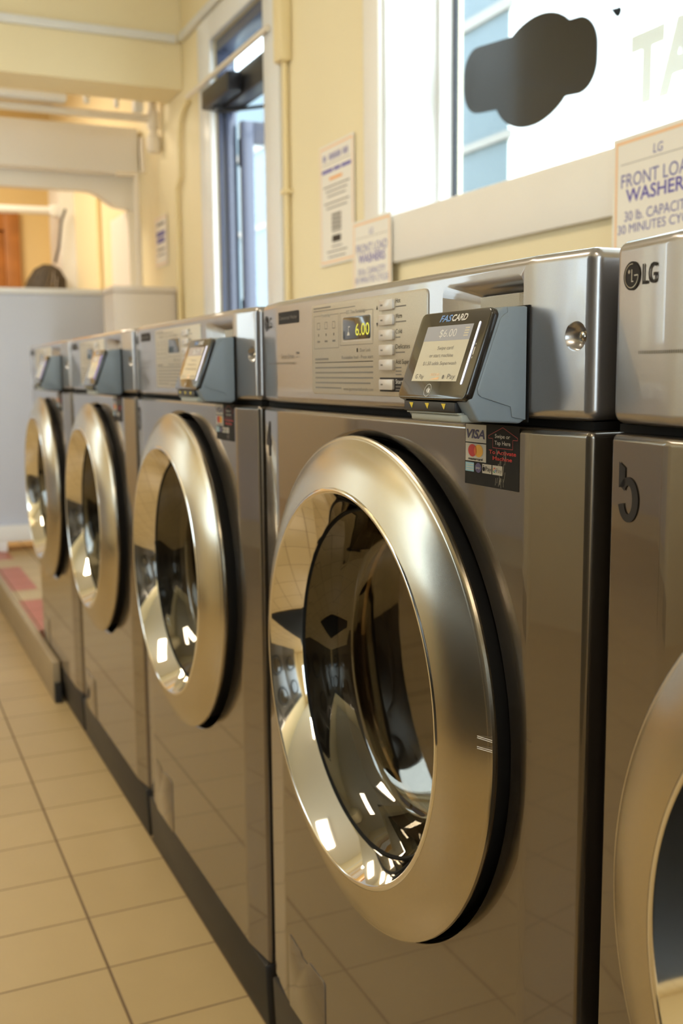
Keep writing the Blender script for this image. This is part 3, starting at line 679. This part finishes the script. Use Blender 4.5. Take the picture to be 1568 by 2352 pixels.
# card reader
def make_reader(w):
    ya, yb = .0718, .1853          # housing width along the row
    prof = [(-.0100, 1.0518), (-.0320, 1.0508), (-.0400, 1.0470), (-.0660, .9768), (-.0630, .9715), (-.0600, .9660), (-.0560, .9590), (-.0160, .9565), (-.0100, .9600)]
    bm = prism(bmesh.new(), prof, 1, ya, yb); bevel_all(bm, .0022, 3, 12)
    rd = obj('card_reader', bm, readerm, w)
    obj('backing_plate', nb(((-.0101, ya-.0012, .9575), (-.0086, yb+.001, 1.0525))), rubber, rd)
    side = [(-.0295, 1.0505), (-.0300, 1.0462), (-.0330, 1.0448), (-.0365, 1.0415), (-.0578, .9855), (-.0572, .9815), (-.0545, .9790), (-.0262, .9705), (-.0245, .9620), (-.0115, .9595), (-.0115, 1.0510)]
    bm = prism(bmesh.new(), side, 1, ya-.0012, ya+.0005); bevel_all(bm, .0006, 2, 25); obj('side_panel', bm, readerm, rd)
    # tilted front: u to the right (toward -Y), v up the slope, n out of it
    O = Vector((-.0662, .1290, .9752)); vv = Vector((.0268, 0, .0742)).normalized(); uu = Vector((0, -1, 0)); nn = uu.cross(vv)
    fr = Matrix((uu, vv, nn)).transposed().to_4x4(); fr.translation = O
    def tilt(bm): bmesh.ops.transform(bm, matrix=fr, verts=bm.verts); return bm
    hw, hh = .0580, .0790
    bm = bmesh.new(); rp = rrect(-hw, hw, 0, hh, .006, 5)
    prism(bm, rp, 2, -.0035, .0040); bevel_all(bm, .0016, 3, 40); obj('bezel', tilt(bm), bezelm, rd)
    Z = .0042
    def q(bm, u0, u1, v0, v1, z, mi=0): flat(bm, [(u0, v0, z), (u1, v0, z), (u1, v1, z), (u0, v1, z)], mi)
    u0, u1, v0, v1 = -.0400, .0365, .0158, .0655
    bm = bmesh.new(); q(bm, u0, u1, v0, v1, Z, 0); q(bm, u0, u1, v1-.0135, v1, Z+.0001, 1)
    T2 = lambda s, u, v, h, wd, mi, al='CENTER', **k: text_bm(bm, s, (u, v, Z+.00025), (1, 0, 0), (0, 1, 0), h, w=wd, align=al, mi=mi, **k)
    T2('$6.00', -.001, v1-.0102, .0068, .028, 2)
    for j in range(4): q(bm, u1-.011, u1-.004, v1-.0105+.0022*j, v1-.0093+.0022*j, Z+.00025, 0)
    T2('Swipe card', .002, .0438, .0032, .026, 3); T2('or start machine', -.001, .0372, .0032, .040, 3); T2('$1.50 adds Superwash', .0, .0302, .0032, .056, 3)
    T2('G Pay', -.027, .0180, .0040, .015, 3); T2('Pay', .0265, .0180, .0042, .0125, 3)
    flat(bm, [(.0135+.0016*math.cos(t), .0195+.0019*math.sin(t), Z+.0003) for t in [2*math.pi*k/18 for k in range(18)]], 3)
    T2('DISCOVER', -.0015, .0205, .0022, .015, 4); flat(bm, [(-.0085, .0172, Z+.0003), (.0065, .0172, Z+.0003), (.0070, .0196, Z+.0003)], 4)
    pobj('screen', tilt(bm), [screenm, screenb, whitep, MATS['faint_print'], lorange], rd)
    bm = bmesh.new(); u = .0458
    flat(bm, [(u+.0014*math.cos(t), (.0655 if math.sin(t) > 0 else .0145)+.0014*math.sin(t), Z+.0003) for t in [2*math.pi*k/24+.01 for k in range(24)]]); pobj('light_bar', tilt(bm), lightbar, rd)
    bm = bmesh.new(); T3 = lambda s, u, v, h, wd, mi, **k: text_bm(bm, s, (u, v, Z), (1, 0, 0), (0, 1, 0), h, w=wd, align='LEFT', mi=mi, **k)
    T3('FAS', -.0225, .0694, .0056, .0200, 1, shear=.2, bold=.03); T3('CARD', -.0020, .0694, .0056, .0250, 0, shear=.2, bold=.03)
    for k in range(28):
        t0, t1 = 2*math.pi*k/28, 2*math.pi*(k+1)/28; P = lambda r, t: (-.006+r*math.cos(t), .0078+r*math.sin(t), Z)
        flat(bm, [P(.0052, t0), P(.0056, t0), P(.0056, t1), P(.0052, t1)], 0)
    for j in range(4):
        for k in range(6):
            t0, t1 = -.6+1.2*k/6, -.6+1.2*(k+1)/6; r_ = .0012+.0011*j; P = lambda r, t: (-.0092+r*math.cos(t), .0078+r*math.sin(t), Z)
            flat(bm, [P(r_, t0), P(r_+.0006, t0), P(r_+.0006, t1), P(r_, t1)], 0)
    q(bm, -.0042, -.0024, .0055, .0092, Z, 0)
    q(bm, .0485, .0502, .0385, .0450, Z, 2)
    for v in (.0470, .0355): q(bm, .0490, .0498, v, v+.0013, Z, 0)
    pobj('lettering', tilt(bm), [whitep, blueled, button_m], rd)
    # arrow strip and swipe slot under the bezel
    bm = bevel_all(nb(((-.0668, .0905, .9658), (-.0600, .1790, .9748))), .0010); st = obj('arrow_strip', bm, black, rd)
    for yy in (.1650, .1370, .1090):
        bm = bmesh.new(); flat(bm, [(-.06705, yy+.0038, .9731), (-.06705, yy-.0038, .9731), (-.06705, yy-.001, .9680)], 0); pobj('arrow', bm, yelp, st)
    bm = bevel_all(nb(((-.0645, .0850, .9578), (-.0420, .1700, .9645))), .0018); obj('card_slot', bm, reader2, rd)
    bm = bevel_all(nb(((-.0655, .0880, .9642), (-.0500, .1760, .9657))), .0004); obj('slot_lip', bm, reader2, rd)
make_reader(w)

def copy_tree(o, parent=None):
    c = o.copy(); C.objects.link(c)
    if parent: c.parent = parent
    for ch in o.children: copy_tree(ch, c)
    return c
LAB = {4: 'silver front load washer with fully visible large door and lit card reader, nearest full machine',
       5: 'silver washer at right picture edge, cut off, marked with a dark numeral five',
       3: 'silver front load washer directly left of the large nearest full machine',
       2: 'silver front load washer, second from the far end of the row',
       1: 'farthest silver front load washer, beside the pale grey panel'}
MACH = {4: w}
for k in (5, 3, 2, 1):
    c = copy_tree(w); c.location = (0, NEAR[k], 0); MACH[k] = c
dz = MACH[5].children
for ch in dz:
    if ch.name.startswith('door_ring'):          # this one's door stands slightly ajar
        py_ = CYD-.272; a_ = math.radians(3.6)
        ch.matrix_local = Matrix.Translation((0, py_, .006)) @ Matrix.Rotation(a_, 4, 'Z') @ Matrix.Translation((0, -py_, 0))
for k, m_ in MACH.items():
    m_['label'] = LAB[k]
    for ch in list(m_.children_recursive):
        n_ = ch.name.split('.')[0]
        if k < 4 and n_ in ('display_digits', 'display_icon'): bpy.data.objects.remove(ch); continue      # these displays are dark
        if k < 3 and n_ == 'light_bar': ch.material_slots[0].link = 'OBJECT'; ch.material_slots[0].material = bluebar
    bm = bmesh.new()
    if k == 5:
        X5 = -.0021
        flat(bm, [(XH, .7048, .9330), (XH, .7048, .9140), (XH, .6968, .9150), (XH, .6968, .9290)], 0)
        n = 40; cyy, czz, ro_y, ro_z, ri_y, ri_z = .6925, .9060, .0130, .0165, .0054, .0105
        for i in range(n):
            t0, t1 = math.radians(146-310*i/n), math.radians(146-310*(i+1)/n)
            P = lambda ry, rz, t: (XH, cyy-ry*math.cos(t), czz+rz*math.sin(t))
            flat(bm, [P(ri_y, ri_z, t0), P(ro_y, ro_z, t0), P(ro_y, ro_z, t1), P(ri_y, ri_z, t1)], 0)
    else:
        text_bm(bm, str(k), (XH, .707, .889), RY, UZ, .0435, w=.026, mi=0, bold=.03)
    on_head(bm); pobj('numeral', bm, [ink], m_)

# two pale scuffs on the steel of the nearest full machine
ring4 = [c for c in MACH[4].children if c.name.startswith('door_ring')][0]
for a_, b_ in (((-.0372, .0999, .6848), (-.0329, .0823, .6855)), ((-.0374, .0995, .6754), (-.0329, .0821, .6766))):
    bm = bmesh.new()
    for dz_ in (0, -.0016):
        flat(bm, [(a_[0], a_[1], a_[2]+dz_-.0004), (b_[0], b_[1], b_[2]+dz_-.0004), (b_[0], b_[1], b_[2]+dz_+.0003), (a_[0], a_[1], a_[2]+dz_+.0003)])
    pobj('scuff_mark', bm, whitep, ring4)

# ------------------------------------------------------------------ across the aisle (seen in the steel and glass)
dr = thing('tumble_dryer', (XL+.02, -2.1, 0), 'dark stacked tumble dryer across the aisle, one of a bank', 'dryer', 'stacked dryers across the aisle')
obj('body', bevel_all(nb(((0, .005, .0), (.55, .775, 1.95))), .006), dryerm, dr)
for zc in (.55, 1.40):
    bm = lathe_x(bmesh.new(), [(.5505, .27), (.565, .27), (.575, .25), (.570, .20), (.560, .195)], .39, zc, 64); rg = obj('door_ring', bm, black, dr)
    obj('glass', lathe_x(bmesh.new(), [(.560, .195), (.566, .12), (.568, 0)], .39, zc, 64), lcd, rg)
obj('control_strip', nb(((.5505, .06, 1.78), (.556, .72, 1.90))), black, dr)
for k in range(1, 5):
    c = copy_tree(dr); c.location.y = -2.1+.79*k
col = struct(obj('trim_11', nb(((XL, 2.86, 0), (XL+.5, 3.36, ZC))), yellow)); 
struct(obj('baseboard_left', nb(((XL+.5005, 2.86, 0), (XL+.515, 3.36, .18))), darkm))
tag(obj('added_dark_mat', bevel_all(nb(((-1.0, -2.3, .001), (-.03, .36, .012))), .003), rubber), 'added black rubber mat behind the viewer, unseen, darkening reflections in the machines', 'mat')  # unseen mat, added only to darken reflections in the door bevels
t = thing('folding_table', (-1.95, 3.8, 0), 'long white folding table across the aisle', 'table')
obj('tabletop', bevel_all(nb(((-.4, -.35, .86), (.3, 2.2, .90))), .006), white, t)
for x in (-.35, .22):
    for y_ in (-.3, 2.1): obj('leg', nb(((x, y_, 0), (x+.05, y_+.05, .8595))), steel, t)
obj('back_panel', nb(((-.39, -.34, .2), (-.37, 2.19, .8595))), panelm, t)

# ceiling light fixtures
for i, (x, y_) in enumerate(((-1.25, -1.2), (-1.25, 2.6), (-.4, 6.7))):
    t = thing('ceiling_light', (x, y_, ZC), 'long fluorescent ceiling light above the aisle', 'light', 'ceiling lights')
    obj('housing', bevel_all(nb(((-.16, -.62, -.07), (.16, .62, -.001))), .006), white, t)
    obj('diffuser', bevel_all(nb(((-.14, -.60, -.10), (.14, .60, -.0705))), .01), lampm, t)
    l = area('lamp', (x, y_, ZC-.115), (.26, 1.18), LAMP_W*(1.6 if i == 2 else 1), LAMP_COL); l.parent = t; l.location = (0, 0, -.115)

# ------------------------------------------------------------------ outside
struct(obj('floor_outside', nb(((T+.031, -6, -.16), (14, 26, -.02))), pave))
t = thing('house', (3.5, 6.06, 0), 'pale blue-grey building seen through the window', 'building')
bm = nb(((0, .021, -.02), (4, 6, 4.2))); obj('wall', bm, extm, t)
obj('end_wall', nb(((0.0, 0, -.02), (4, .02, 4.2))), white, t)  # painted white in place of sunlight on this end
bm = nb(((-.03, -.03, 2.53), (-.0005, 6, 2.58)), ((-.03, -.03, 3.35), (-.0005, 6, 3.42))); obj('ledge', bm, faint, t)
tr = thing('tree', (9.5, 10.0, 0), 'leafy tree outside above the black window decal', 'tree')
bm = bmesh.new(); tube(bm, [(0, 0, 0), (.1, 0, 2), (0, .1, 4.2)], [.22, .17, .10]); obj('trunk', bm, bark, tr)
bm = bmesh.new(); rs = random.Random(5)
for k in range(2600):
    a = rs.random()*6.283; b_ = math.acos(rs.uniform(-1, 1)); r_ = 2.0*rs.random()**.4
    p = Vector((r_*math.sin(b_)*math.cos(a), r_*math.sin(b_)*math.sin(a), 5.0+1.3*r_/2*math.cos(b_)*1.4)); s_ = .12
    q1 = Vector((rs.uniform(-1, 1), rs.uniform(-1, 1), rs.uniform(-1, 1))).normalized(); q2 = q1.orthogonal().normalized()
    flat(bm, [p-q1*s_, p+q2*s_*.5, p+q1*s_, p-q2*s_*.5])
pobj('foliage', bm, leafm, tr)
